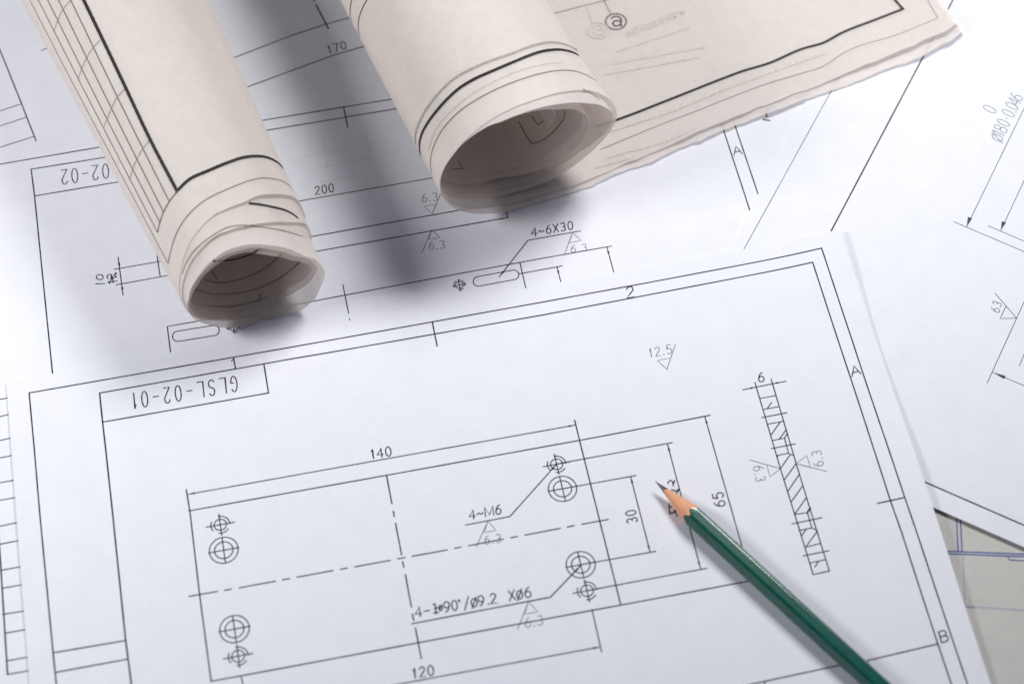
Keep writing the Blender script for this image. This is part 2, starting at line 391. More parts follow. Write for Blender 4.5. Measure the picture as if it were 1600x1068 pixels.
Ink(s_180).lines(text_strokes('o180-0.046', (1564.3, 223.5), (1599.4, 152.5), (-19.2, -9.2), gap=.3,
    extents=[(.0, .12), (.1, .2), (.19, .31), (.33, .43), (.46, .5), (.54, .64), (.66, .69), (.7, .8), (.8, .9), (.9, 1.0)]), .22).build('dimension_text', I_BLUEBLACK, t_180)
Ink(s_180).lines(text_strokes('0', (1553.8, 179.5), (1558, 171), (-19.2, -9.2)), .22).build('tolerance_text', I_BLUEBLACK, t_180)
k = Ink(s_180); k.lines([[(1554.6, 458), (1588.5, 497), (1562.8, 497.4), (1571.7, 478.3)]], .24); k.lines(text_strokes('63', (1561, 489.8), (1565.2, 473.5), (-13, -5.2)), .22); k.build('roughness_mark', I_BLUEBLACK, t_180)
k = Ink(s_180); k.lines([[(1640, 386), (1600, 471.5), (1542.4, 598)]], .24); k.build('part_outline', I_BLUEBLACK, t_180)
k = Ink(s_180); k.lines([[(1640, 468), (1600, 554), (1592.5, 571.4)]], .24); k.build('part_outline', I_BLUEBLACK, t_180)
k = Ink(s_180); k.lines([[(1551, 581.3), (1600, 602.3), (1650, 623)]], .24); k.arrow((1551, 581.3), (1570.2, 589.5), .75); k.build('dimension_line', I_BLUEBLACK, t_180)

# ---- front sheet with the plate drawing
TL, TR = gp((10, 596.5)), gp((1312, 362.5))
BRx, BLx = gp((1548, 1068)), gp((45.5, 1060))
vR = (BRx - TR) / np.linalg.norm(BRx - TR); vL = (BLx - TL) / np.linalg.norm(BLx - TL)
w_gl = waves(23, .55, 120)
cA, cB = gp((1318, 385)), gp((1455, 760))
def lift_gl(x, y):
    return w_gl(x, y) + 1.5 * gauss(x, y, cA[0] + 2, cA[1] + 3, 13, 26, radians(10)) + 1.9 * gauss(x, y, cB[0] + 5, cB[1] - 4, 12, 30, radians(8))
s_gl = FlatSurface(-0.28, lift_gl)
t_gl = thing('drawing_sheet', 'white front drawing sheet titled GLSL-02-01 under the green pencil', 'drawing', GROUP)
sheet_mesh([TL, TR, TR + vR * 212, TL + vL * 212], s_gl, M_WHITE, t_gl, cell=2.6)
k = Ink(s_gl)
k.lines([[(45.5, 613.5), (200, 586.6), (450, 543), (850, 471.4), (1000, 443.8), (1283.7, 387.6), (1331, 530), (1354, 600), (1413.6, 776.5), (1432, 830), (1511.8, 1068), (1560, 1215)]], W1)
k.lines([[(45.5, 613.5), (53.5, 700), (62, 800), (83, 1019), (88, 1068), (95, 1150)]], .46)
k.lines([[(412.3, 568.2), (450, 561.3), (517.4, 550), (850, 491.6), (1000, 463), (1269.7, 409.6), (1309, 530), (1332.3, 600), (1391, 781), (1408.4, 830), (1465.3, 1005), (1486.6, 1068), (1532, 1205)]], W1)
k.lines([[(155.6, 613.7), (412.3, 568.2)]], W1)
k.lines([[(155.6, 613.7), (160.3, 659), (165, 700), (175.8, 800), (196.3, 999), (205.3, 1068), (217, 1150)]], .5)
k.lines([[(1371, 785.8), (1413.6, 776.5)], [(675.6, 503.7), (683, 540.7)]], W1)
k.lines([[(83, 1019), (196.3, 999.8)], [(85.8, 1049.8), (200.2, 1028.7)]], W1)
k.build('border_frame', I_BLACK, t_gl)
k = Ink(s_gl); k.lines([[(1466, 1005), (1356.8, 1030.7), (1306.8, 1039.4), (1200, 1062.4), (1100, 1084)], [(1194, 1063), (1200, 1090)]], .42); k.build('title_block', I_BLACK, t_gl)
Ink(s_gl).lines([[(362, 564), (364.8, 558.5), (367.9, 574.8)]], .4).build('zone_number', I_BLACK, t_gl)
Ink(s_gl).lines(text_strokes('2', (978.5, 466), (991.8, 463.6), (-1.5, -17)), .4).build('zone_number', I_BLACK, t_gl)
Ink(s_gl).lines(text_strokes('A', (1331.2, 588.1), (1345.2, 584), (-3.6, -14.5)), .38).build('zone_letter', I_BLACK, t_gl)
Ink(s_gl).lines(text_strokes('B', (1470.8, 1003.4), (1483, 999.8), (-5, -17)), .4).build('zone_letter', I_BLACK, t_gl)
Ink(s_gl).lines([[(160.3, 659), (419.6, 613.6), (412.3, 568.5)]], W1).build('title_box', I_BLACK, t_gl)
Ink(s_gl).lines(text_strokes('GLSL-02-01', (369.8, 586.6), (205.3, 614.5), (2.4, 24.2), gap=.62), .4).build('title_text', I_BLACK, t_gl)
# plate, in its own millimetres
def pl(pts, width, k): return k.world([np.array([x, y, 0.0]) for x, y in pts], width)
k = Ink(s_gl)
k.lines([[(295, 797.6), (450, 769.6), (604, 742), (905.5, 687.5), (950, 679.2), (1109.8, 648.3)], [(291, 764.3), (297, 800), (311.8, 927.8), (330, 1063.5)], [(897.8, 655.8), (905.5, 687.5), (970, 944.5)],
         [(330, 1063.5), (655, 1003), (970, 944.5), (1165, 908), (1185, 904)]], .42)
k.build('plate_outline', I_BLACK, t_gl)
k = Ink(s_gl)
k.lines([[(604, 742.4), (612.4, 786.7)], [(614.6, 797.7), (615.9, 806.4)], [(618, 816.8), (627.5, 866)], [(629.2, 876.3), (630.9, 885.6)], [(633.4, 896.9), (642.7, 947.6)], [(644.5, 958.4), (646.3, 968.6)], [(649, 980), (658.3, 1028)]], .42)
k.build('centre_line', I_BLACK, t_gl)
k = Ink(s_gl)
k.lines([[(295.3, 931), (339.5, 923.3)], [(350.7, 921.6), (362, 919.3)], [(373.5, 917.7), (430.3, 907.2)], [(441, 905.3), (452.8, 903)], [(464, 901), (520.2, 890.7)], [(531.7, 888.7), (543, 886.7)], [(554.2, 884.8), (610, 874.7)], [(621.3, 872.4), (632.6, 870.4)],
         [(643.5, 868.5), (698.9, 858.4)], [(710, 855.9), (720.8, 853.9)], [(732, 851.9), (786.8, 841.5)], [(798, 839.4), (809, 837.3)], [(820.2, 835.3), (875.8, 824.7)], [(886.2, 822.8), (897.5, 820.4)], [(908.7, 818.5), (950.8, 810.8)]], .4)
k.build('centre_line', I_BLACK, t_gl)
for sx in (-1, 1):
    for sy in (-1, 1):
        cx, cy = 60 * sx, 25 * sy
        k = Ink(s_gl)
        pl([(cx + 2.15 * cos(q), cy + 2.15 * sin(q)) for q in np.linspace(0, 2 * pi, 25)], .36, k)
        for a0, a1 in ((-5, 95), (150, 215), (255, 320)):
            pl([(cx + 3.3 * cos(q), cy + 3.3 * sin(q)) for q in np.linspace(radians(a0), radians(a1), 12)], .36, k)
        pl([(cx - 5, cy), (cx + 5, cy)], .36, k); pl([(cx, cy - 4.2), (cx, cy + 4.2)], .36, k)
        k.build('threaded_hole_symbol', I_BLACK, t_gl)
        cy = 15 * sy; k = Ink(s_gl)
        for rr in (3.2, 5.0): pl([(cx + rr * cos(q), cy + rr * sin(q)) for q in np.linspace(0, 2 * pi, 37)], .36, k)
        pl([(cx - 5.3, cy), (cx + 5.3, cy)], .36, k); pl([(cx, cy - 5.0), (cx, cy + 4.8)], .36, k)
        k.build('countersunk_hole_symbol', I_BLACK, t_gl)
def dim(lines, arrows, txt=None, label=None, width=.36):
    k = Ink(s_gl); k.lines(lines, width)
    for tip, base in arrows: k.arrow(tip, base, .42)
    o = k.build('dimension_line', I_BLACK, t_gl)
    if txt: Ink(s_gl).lines(text_strokes(*txt), .4).build('dimension_text', I_BLACK, t_gl)
dim([[(294.4, 771.6), (604, 716.3), (898.3, 663.7)]], [((294.4, 771.6), (304, 769.9)), ((898.3, 663.7), (888.7, 665.4))], ('140', (580, 716.6), (612.6, 711.4), (-2.2, -14.5)))
dim([[(925, 951.3), (940, 1017.5)], [(377, 1056), (390, 1120)], [(936.8, 1010), (625, 1067.5), (388, 1111)]], [((936.8, 1010), (927, 1011.8))], ('120', (645, 1059), (679, 1053.6), (-1.8, -15.5)))
dim([[(857, 766.8), (879, 763), (993.8, 742.4)], [(885.7, 885.5), (907.5, 881.5), (1024.7, 860.6)], [(985.4, 744.6), (1015.7, 861.7)]], [((985.4, 744.6), (988, 754)), ((1015.7, 861.7), (1013, 852))], ('30', (996.3, 815), (993, 795), (-16, 2.9)))
dim([[(869, 724.5), (1050.6, 691)], [(917, 922), (1104.8, 887)], [(1043, 694), (1094.4, 887)]], [((1043, 694), (1045.7, 703.5)), ((1094.4, 887), (1091.6, 877))])
dim([[(1101.4, 651), (1159, 852), (1173, 902)]], [((1101.4, 651), (1104.2, 660.5))], ('65', (1133.6, 790), (1129, 767), (-16.3, 2.9)))
Ink(s_gl).lines([[(1043.3, 755), (1045, 751.3), (1048.3, 750), (1051, 752), (1052.2, 758.7)], [(1052.2, 755.3), (1054.5, 749.7)], [(1049.4, 764.8), (1056.2, 766.5), (1060.7, 763.7)], [(1057, 770.5), (1061, 763.7)],
                 [(1045, 786), (1046.6, 802), (1054, 799.7), (1053, 796.3)], [(1045, 792.4), (1049.5, 790.7)], [(1055, 797.4), (1057.9, 806.4)]], .42).build('dimension_text', I_BLACK, t_gl)
k = Ink(s_gl); k.lines([[(727.5, 819.6), (796.6, 806.4), (869.4, 725)]], .38); k.arrow((869.4, 725), (862.6, 732.4), .45); k.build('leader_line', I_BLACK, t_gl)
Ink(s_gl).lines(text_strokes('4~M6', (733.5, 811), (784, 801.8), (-1.3, -14)), .4).build('callout_text', I_BLACK, t_gl)
roughness(s_gl, [(762.6, 813), (756.5, 831), (774.7, 828)], (744.4, 853.3), ((757, 850.3), (783.7, 846.2), (-1, -13)), t_gl)
k = Ink(s_gl); k.lines([[(643.3, 973.7), (860, 932.2), (907, 883.3)]], .42); k.arrow((907, 883.3), (900.4, 890.2), .45); k.build('leader_line', I_BLACK, t_gl)
ex = lambda a, b: ((a - 65) / 1210, (b - 65) / 1210)
Ink(s_gl).lines(text_strokes('4-iq90d/o9.2Xo6', (649.7, 963.6), (831, 931.7), (-2.2, -15.5),
    extents=[ex(62, 132), ex(150, 222), ex(245, 312), ex(308, 352), ex(360, 430), ex(443, 508), ex(518, 538), ex(572, 630), ex(648, 712), ex(718, 786), ex(812, 838), ex(845, 915), ex(1040, 1108), ex(1122, 1186), ex(1203, 1276)]), .4).build('callout_text', I_BLACK, t_gl)
roughness(s_gl, [(825.8, 939), (819.4, 959), (840, 955)], (809, 982), ((820.6, 980), (849, 975), (-1, -15)), t_gl)
roughness(s_gl, [(1042, 576.7), (1027.2, 563), (1047.8, 559)], (1055.3, 537.4), ((1014.5, 558.6), (1051, 551.6), (-2, -13.8)), t_gl, s='12.5')
# section view of the plate
tA = lambda *pts: [(1100 + x / 3.56, 530 + y / 3.56) for x, y in pts]
tB = lambda *pts: [(1200 + x / 2.9025, 700 + y / 2.9025) for x, y in pts]
k = Ink(s_gl)
k.lines([[(1179.5, 596.9), (1219.4, 731.7), (1247, 820), (1270.6, 897), (1295.8, 891.2)], [(1204.8, 591.8), (1244, 723.8), (1271, 812), (1295.8, 891.2)]], .38)
k.lines([tA((310, 328), (400, 312)), tA((328, 390), (418, 373)), tA((352, 471), (442, 455)), tA((378, 562), (448, 548), (470, 632), (497, 645)), tA((448, 548), (464, 520)), tA((405, 645), (470, 632)),
         tA((505, 972), (575, 962), (600, 1047)), tA((527, 1062), (600, 1047), (632, 1065)), tB((172, 447), (240, 430)), tB((187, 520), (263, 503))], .34)
k.build('section_outline', I_BLACK, t_gl)
k = Ink(s_gl)
k.lines([tA((352, 383), (376, 350)), tA((370, 535), (425, 457)), tA((420, 552), (458, 500)), tA((422, 722), (478, 642)), tA((443, 785), (512, 690)), tA((465, 845), (530, 750)), tA((483, 905), (550, 812)),
         tA((505, 970), (570, 878)), tB((150, 400), (172, 367)), tB((172, 445), (222, 377)), tB((212, 538), (229, 512)), tA((405, 655), (412, 645))], .36)
k.lines([tA((572, 965), (592, 935))], .6)
k.build('hatching', I_BLACK, t_gl)
for ln in (tA((320, 435), (462, 407)), tA((373, 607), (508, 580)), tA((490, 1025), (655, 990)), tB((160, 487), (277, 463))): Ink(s_gl).line(ln, .36).build('hole_centre_line', I_BLACK, t_gl)
dim([[(1160.4, 608.7), (1181.5, 604.4), (1206.7, 599.4), (1228, 595.2)]], [((1181.5, 604.4), (1172.5, 606.2)), ((1206.7, 599.4), (1215.7, 597.6))], ('6', (1185.3, 597.4), (1195.3, 595.2), (-2.2, -14)))
roughness(s_gl, [(1219.4, 731.7), (1197.8, 725.2), (1203, 744.3)], (1172.2, 718.2), ((1176.5, 728.5), (1181.8, 753), (15, -2.8)), t_gl)
roughness(s_gl, [(1244, 723.8), (1266.3, 730), (1260.7, 711.2)], (1291.9, 735.9), ((1287.4, 727), (1282.4, 702), (-15, 2.8)), t_gl)

for srf, th, lns in ((s_02, t_02, [[(470, 246), (612, 219)], [(480, 266), (625, 238)], [(500, 285), (560, 273)], [(505, 215), (512, 262)], [(572, 203), (580, 250)], ]),):
    for ln in lns: Ink(srf).line(ln, .38).build('show_through_line', I_SHOW, th)

# ------------------------------------------------------------------ the rolls of tracing paper
def interp(tab, x):
    return float(np.interp(x, [t[0] for t in tab], [t[1] for t in tab]))
def crinkle(seed):
    r = np.random.default_rng(seed); K = [(r.uniform(.12, .42), r.uniform(0, pi), r.uniform(0, 6.28)) for _ in range(9)]
    return lambda x, y: sum(abs(sin(k * (x * cos(a) + y * sin(a)) + p)) for k, a, p in K) / 9 - .64
cr_a, cr_b = crinkle(5), crinkle(6)
def jag(seed, amp, n=7, lo=.6, hi=9):
    r = np.random.default_rng(seed); K = [(r.uniform(lo, hi), r.uniform(0, 6.28), r.uniform(.3, 1)) for _ in range(n)]
    return lambda x: amp * sum(a * sin(f * x + p) / (1 + .15 * f) for f, p, a in K) / n * 2
def torn(seed, amp, lo, hi, step):
    """a torn edge: straight runs between irregular kinks"""
    r = np.random.default_rng(seed); X, Y = [lo], [r.uniform(-amp, amp)]
    while X[-1] < hi: X.append(X[-1] + step * r.uniform(.35, 1.6)); Y.append(r.uniform(-amp, amp))
    return lambda x: float(np.interp(x, X, Y))
class Scroll:
    """a coil round an axis lying on the sheets: x, y contact point of the near end, th axis heading, r0 + k v radius; u to the right of the axis, v away along it"""
    def __init__(self, x, y, th, r0, k, z0):
        self.o = np.array([x, y, z0]); self.a = np.array([cos(th), sin(th), 0]); self.b = np.array([sin(th), -cos(th), 0]); self.r0, self.k = r0, k
    def at(self, u, z, v): return self.o + self.a * v + self.b * u + np.array([0, 0, z])
    def coil(self, phi, v, shrink=0.0, su=0.0, sz=0.0):
        r = self.r0 + self.k * v - shrink
        wr = (.38 * math.exp(-max(0, v + 26 * (self.k > 0)) / 16) + .08) * cr_a(phi * 24, v); shrink_r = wr
        r += wr * min(1, .25 + abs(sin(phi / 2)))
        return self.at(-r * sin(phi) + su * shrink, r * (1 - cos(phi)) + shrink * (1 + sz), v)
    # ink carried by the outer face
    def project(self, px, grow=0.12):
        d = ray(px); o = CAM_POS - self.o; k = self.k; r0 = self.r0 + grow
        vo, vd = o @ self.a, d @ self.a; xo, xd = o @ self.b, d @ self.b; zo, zd = o[2] + grow, d[2]
        A = xd * xd + zd * zd - 2 * zd * k * vd; B = 2 * (xo * xd + zo * zd) - 2 * (zd * (r0 + k * vo) + zo * k * vd); Cc = xo * xo + zo * zo - 2 * zo * (r0 + k * vo)
        D = max(0.0, B * B - 4 * A * Cc)
        return CAM_POS + d * ((-B - math.sqrt(D)) / (2 * A))
    def normal(self, p):
        q = p - self.o; v = q @ self.a; r = self.r0 + self.k * v; n = self.b * (q @ self.b) + np.array([0, 0, q[2] - r]); return n / np.linalg.norm(n)
    def place(self, p, off):
        q = p - self.o; v = q @ self.a; r = self.r0 + self.k * v
        c = self.o + self.a * v + np.array([0, 0, r]); n = p - c; n -= self.a * (n @ self.a); n /= np.linalg.norm(n)
        return c + n * (r + self.extra + off)
    extra = 0.10
def ruled(P, nu, nv, name, mat, parent, edge=.22):
    """a sheet of tracing paper; its torn near end shows the paper's own edge"""
    V = [P(i / nu, j / nv) for i in range(nu + 1) for j in range(nv + 1)]
    F = [(i * (nv + 1) + j, i * (nv + 1) + j + 1, (i + 1) * (nv + 1) + j + 1, (i + 1) * (nv + 1) + j) for i in range(nu) for j in range(nv)]
    b = len(V)
    for i in range(nu + 1):
        p = np.array(V[i * (nv + 1)]); du = np.array(V[min(i + 1, nu) * (nv + 1)]) - np.array(V[max(i - 1, 0) * (nv + 1)]); dv = np.array(V[i * (nv + 1) + 1]) - p
        n = np.cross(du, dv); n /= np.linalg.norm(n)
        V += [p, p - n * edge - dv / np.linalg.norm(dv) * .02]
    F += [(b + 2 * i, b + 2 * i + 2, b + 2 * i + 3, b + 2 * i + 1) for i in range(nu)]
    return mesh(name, V, F, mat, parent)
from mathutils.bvhtree import BVHTree
class RolledPaper:
    """the rolled sheets themselves: ink lies on the face that shows"""
    def __init__(self, objs):
        V, F = [], []
        for o in objs:
            b = len(V); V += [v.co.copy() for v in o.data.vertices]; F += [[b + i for i in p.vertices] for p in o.data.polygons]
        self.t = BVHTree.FromPolygons(V, F)
    def project(self, px):
        d = Vector(ray(px)); h = self.t.ray_cast(Vector(CAM_POS * MM), d)
        if h[0] is None: h = self.t.find_nearest(Vector(gp(px, 8) * MM))
        return np.array(h[0]) / MM
    def normal(self, p):
        h = self.t.find_nearest(Vector(p * MM)); n = np.array(h[1])
        return n if n @ (CAM_POS - p) > 0 else -n
    def place(self, p, off): return p + self.normal(p) * (.10 + off)
def smooth_px(pts, step=3.0):
    """Catmull-Rom through the measured points; corners sharper than 50 degrees stay corners"""
    P = [np.array(p, float) for p in pts]; n = len(P); out = [P[0]]
    def tan(i):
        if 0 < i < n - 1:
            a, b = P[i] - P[i - 1], P[i + 1] - P[i]
            if a @ b / (np.linalg.norm(a) * np.linalg.norm(b)) < .64: return None
            la, lb = np.linalg.norm(a), np.linalg.norm(b); return (a / la * lb + b / lb * la) / (la + lb)
        return None
    for i in range(n - 1):
        d = P[i + 1] - P[i]; L = np.linalg.norm(d); t0, t1 = tan(i), tan(i + 1)
        t0 = d / L if t0 is None else t0; t1 = d / L if t1 is None else t1
        m = max(1, int(L / step))
        for k in range(1, m + 1):
            t = k / m; h = (2*t**3-3*t**2+1, t**3-2*t**2+t, -2*t**3+3*t**2, t**3-t**2)
            out.append(P[i] * h[0] + t0 * L * h[1] + P[i + 1] * h[2] + t1 * L * h[3])
    return out
def roll_ink(R, name, lines, width, mat, parent, extra=0, step=6):
    k = Ink(R); k.lines([smooth_px(l) for l in lines], width, step); return k.build(name, mat, parent)
# ---- left roll
R1 = Scroll(-41.035, 131.072, 1.8229, 27.296, 0.047, -0.25)
t_r1 = thing('paper_roll', 'left beige roll of tracing paper, tightly rolled with torn stepped layers', 'paper roll', 'beige rolls of drawings')
t_r1.location = (0, 0, 0)
OUT1 = [(-.6, -17), (0, -20), (.8, -22), (1.5, -23), (1.9, -20), (2.2, -17), (2.55, -14.0), (2.77, -12.5), (2.95, -11.6), (3.36, -11.6), (3.78, -10.2), (4.2, -7.2), (4.36, -7.2), (4.9, -9), (5.6, -14), (6.2, -17)]
j1 = torn(31, .55, -2, 8, .28)
VFAR = 245
def ease(t): return t ** 1.25
def outer1(a, b):
    phi = -.55 + a * 6.75; v0 = interp(OUT1, phi) + j1(phi) * 1.2
    v = v0 + (VFAR - v0) * ease(b)
    lip = 1.5 * math.exp(-((phi - 3.75) / .75) ** 2) * math.exp(-max(0, v - v0) / 9)     # the torn end stands off the layer below
    return R1.coil(phi, v, -.15 - lip + .012 * a)
o1 = ruled(outer1, 150, 60, 'outer_sheet', M_BEIGE, t_r1)
IN1 = [(-1, -26), (0, -25.5), (.5, -25.2), (.9, -24.6), (1.5, -26), (1.9, -26.6), (2.55, -25.2), (2.84, -25.0), (3.2, -27.0), (3.5, -30), (3.85, -33.2), (4.2, -34), (4.6, -34), (5.07, -31), (5.7, -29), (6.28, -25.5)]
j2 = torn(37, .6, -2, 24, .33)
def in_turns(phi, v):
    """three more turns inside; each a little tighter and standing a little further back"""
    turn = max(0, phi) / (2 * pi)
    sh = .35 + 1.0 * turn + (.8 * (1 - cos(phi))) * .5 * max(0, turn - .75)
    near = max(0, min(1, (-v - 4) / 24))
    flare = -.5 * math.exp(-((phi - 5.3) / .6) ** 2) * near
    p = R1.coil(phi, v, sh + flare, -.15, -.75)
    p[2] = R1.o[2] + (p[2] - R1.o[2]) * (1 - .62 * near * math.exp(-((phi - 5.72) / .42) ** 2)) if phi < 7 else p[2]   # the lip sags on to the sheet
    return p
def inner1(a, b):
    phi = -.2 + a * 2 * pi * 3.3; turn = phi / (2 * pi)
    v0 = interp(IN1, phi % (2 * pi)) + 3.4 * max(0, turn - .05) * (1 if phi > 2 * pi else 0) * (.12 + .44 * (1 + cos(phi))) + j2(phi) * 1.0
    if phi > 2 * pi - 1.2: v0 += 3.0 * min(1, (phi - (2 * pi - 1.2)) / 1.2) * 0
    return in_turns(phi, v0 + (VFAR - 10 - v0) * ease(b))
MID1 = [(-.6, -21), (0, -22), (.8, -22.5), (1.5, -24), (1.9, -22), (2.2, -20.5), (2.55, -19.5), (2.84, -19.0), (3.2, -20.5), (3.6, -21), (4.0, -20), (4.36, -17), (4.9, -16), (5.6, -18), (6.2, -20)]
j1b = torn(33, .5, -2, 8, .3)
def mid1(a, b):
    phi = -.5 + a * 6.6; v0 = interp(MID1, phi) + j1b(phi)
    return R1.coil(phi, v0 + (VFAR - 4 - v0) * ease(b), .12 + .012 * a)
o3 = ruled(mid1, 150, 60, 'middle_sheet', M_BEIGE, t_r1)
o2 = ruled(inner1, 300, 50, 'inner_sheet', M_BEIGE, t_r1)
P1 = RolledPaper([o1, o2, o3])
roll_ink(P1, 'border_line', [[(108, -46), (130.6, 0), (196.6, 137.6), (234.5, 217.7), (276.7, 298.3), (295, 281), (325, 267), (356.7, 254), (379, 246.6), (400, 244.2), (415, 245.6), (425, 249), (436, 256), (444, 264.6), (452, 280)]], 1.15, I_TRACE, t_r1, .24)
roll_ink(P1, 'trim_line', [[(22, -48), (46.5, 0), (124.3, 150), (194, 281), (262.6, 411.2), (268, 388), (276.7, 363), (285, 348), (295, 335), (317.4, 315), (359.6, 294), (393.3, 281.5), (407.8, 278.5), (425, 279.5), (442.4, 283.7), (454.5, 292.3)]], .38, I_TRACETHIN, t_r1, .24)
k4 = [[(34, -50), (59.7, 0), (136, 150), (246.3, 363)], [(48, -53), (74.4, 0), (148.9, 150), (250, 347.5)], [(65, -54), (91.3, 0), (164.6, 150), (255.6, 331.5)], [(84, -54), (110.3, 0), (182.6, 150), (264.6, 315)]]
for ln in k4: roll_ink(P1, 'table_column_line', [ln], .40, I_TRACETHIN, t_r1, .24)
roll_ink(P1, 'table_edge_line', [[(276.7, 299.7), (264.6, 315), (255.6, 331.5), (250, 347.5), (246.3, 363)]], .5, I_TRACETHIN, t_r1, .24)
for ln in [[(109.5, 1.4), (98.3, 15.4), (90.6, 31.6), (84.7, 48.5)], [(156.6, 63.2), (146, 74.4), (135.5, 90.6), (128, 107), (122.6, 123.6)], [(193.8, 140.4), (182.6, 153), (174, 170), (167, 186.8), (161.5, 200)], [(233, 220.5), (222.8, 233), (214, 248.6), (206.5, 266.9), (202.8, 281)]]:
    roll_ink(P1, 'table_row_line', [ln], .42, I_GHOST, t_r1, .24)
roll_ink(P1, 'inner_border_line', [[(390, 318), (405, 319.6), (421.6, 322.8), (449.4, 330.4), (458, 335), (465, 340.8)]], 1.0, I_TRACE, t_r1, -.16)
roll_ink(P1, 'inner_trim_line', [[(285, 427), (291, 411), (300.4, 396), (315, 381), (331.6, 368.5), (355.8, 355.4), (380, 352), (407.8, 354.7), (442.4, 360.6), (472, 369)]], .38, I_TRACETHIN, t_r1, -.16)
tC = lambda *p: [(200 + x / 2.8875, 230 + y / 2.8875) for x, y in p]
roll_ink(P1, 'inside_border_line', [tC((385, 513), (440, 512), (500, 502), (560, 480), (598, 455))], .5, I_TRACE, t_r1)
for ln in [tC((345, 600), (400, 611), (480, 602), (570, 572), (640, 530), (690, 485)), tC((300, 640), (380, 662), (480, 660), (600, 632), (700, 580), (780, 515))]: roll_ink(P1, 'inside_trim_line', [ln], .35, I_TRACETHIN, t_r1)
for ln in [tC((345, 715), (450, 720), (530, 707), (602, 688), (592, 662)), tC((380, 560), (405, 600))]: roll_ink(P1, 'inside_table_line', [ln], .35, I_TRACETHIN, t_r1)

# ---- right roll, running out into the flat beige stack
R2 = Scroll(72.857, 134.367, 1.7895, 35.735, 0.0, -0.25)
t_r2 = thing('paper_roll', 'right beige roll of tracing paper that unrolls flat to the right', 'paper roll', 'beige rolls of drawings')
EDGE2 = [[(0, 3.0), (.3, 3.4), (.75, 3.2), (1.17, 2.2), (1.694, .86), (2.151, -.9), (2.595, -1.76), (3.108, -2.76), (3.469, -1.9), (3.751, -.9), (4.088, .2), (4.7, 2.5), (5.4, 6), (6.28, 10), (7.0, 9.5), (7.9, 3), (8.8, 0), (9.4, -2.5), (9.9, -3), (10.4, -1), (10.9, 3), (11.6, 7), (12.57, 16), (14, 14), (16, 12)],
         [(0, 6.2), (.6, 5.8), (1.2, 3.5), (1.7, 1.6), (2.2, -.6), (2.6, -3.2), (3.0, -5.4), (3.4, -6.4), (3.8, -6.0), (4.2, -4), (4.7, 1), (5.4, 9), (6.28, 13), (7.1, 12), (7.9, 7), (8.8, 4), (9.4, 3), (10.0, 2.0), (10.7, 4), (11.6, 12), (12.57, 19), (14, 16), (15, 11), (16, 9), (16.8, 11), (18, 18)]]
FLAT_LEN = 197.0
j3 = torn(41, .3, -1, 20, .4); j4 = torn(43, .45, -1, 20, .3)
jf = jag(47, 1.3, 9, 1.2, 9); jf2 = jag(53, 1.5, 9, 1.2, 10)
tf = torn(67, .45, -5, 200, 9); tf2 = torn(69, .5, -5, 200, 7)
w_flat = waves(61, .9, 60)
VF2 = 236
def coil2(phi, v, lay):
    """layer 0 is the outer (lower) sheet, layer 1 the sheet lying on it"""
    turn = phi / (2 * pi)
    late = max(0.0, (phi - 3.3) / (2 * pi))
    sh = .55 * lay + .5 * max(0, turn - .25) + 4.3 * late
    sh -= (1.7 if lay == 0 else .8) * math.exp(-((phi - 4.75) / .6) ** 2) * max(0, min(1, (26 - v) / 26))     # the mouth opens a little at the right
    return R2.coil(phi, v, sh, -.74, -.22)
def flat_z(u, v, lay):
    f = max(0, min(1, (u - 8) / 40)); f = f * f * (3 - 2 * f)
    lift = 1.25 * f * w_flat(u * .8, v) + (1.6 * lay + 2.0) * math.exp(-((FLAT_LEN - u) / 40) ** 2 - ((v - 4) / 30) ** 2)
    return .10 + .34 * lay + f * 1.5 * max(-.2, cr_b(u + 7 * lay, v)) * math.exp(-max(0, v) / 14) + .12 * f * cr_b(u * .5, v * .5) + lift * (1 if lay else .9) + .75 * lay * f * math.exp(-((v - 4) / 12) ** 2) * (1 + .7 * sin(u / 12.0 + 1)) 
def flat_edge(u, lay):
    e = interp([(-10, 3.0), (0, 3.0), (19, 1.8), (48, 2.4), (85, 4.0), (119, 4.5), (150, 4.4), (175, 4.6), (190, 6.5), (197, 9.6)], u)
    if lay: e += interp([(0, 3.0), (40, 2.4), (90, 3.2), (120, 4.0), (150, 4.4), (180, 4.8), (197, 3)], u) + jf(u / 11) * .5 + tf(u)
    else: e += jf2(u / 9) * .45 + tf2(u)
    return e
def sheet2(lay, turns):
    L_f, L_c = FLAT_LEN, turns * 2 * pi * 30
    def P(a, b):
        s = a * (L_f + L_c)
        if s < L_f:
            u = L_f - s; v0 = flat_edge(u, lay); v = v0 + (VF2 - v0) * ease(b)
            uu = u + (jf(v / 14 + lay * 3) * .7 - lay * 1.4) * max(0, min(1, (u - 150) / 47))
            return R2.at(uu, flat_z(u, v, lay), v)
        phi = (s - L_f) / 30
        v0 = interp(EDGE2[lay], phi) + (j4 if lay else j3)(phi) * (1.8 if phi > 14 else 1)
        v = v0 + (VF2 - v0) * ease(b)
        return coil2(phi, v, lay)
    return P
o1 = ruled(sheet2(0, 2.2), 360, 64, 'outer_sheet', M_BEIGE, t_r2)
o2 = ruled(sheet2(1, 2.8), 420, 64, 'inner_sheet', M_BEIGE, t_r2)
P2 = RolledPaper([o1, o2])
roll_ink(P2, 'border_line', [[(661, 252), (656, 236), (656, 222), (659, 210), (668, 193), (682, 174), (699, 155), (718, 138), (743, 123), (770, 111), (803, 97), (825, 88), (842, 82), (860, 78.6), (875, 78), (889, 80.5), (897, 83), (903, 86.3)]], 1.15, I_TRACE, t_r2, .16)
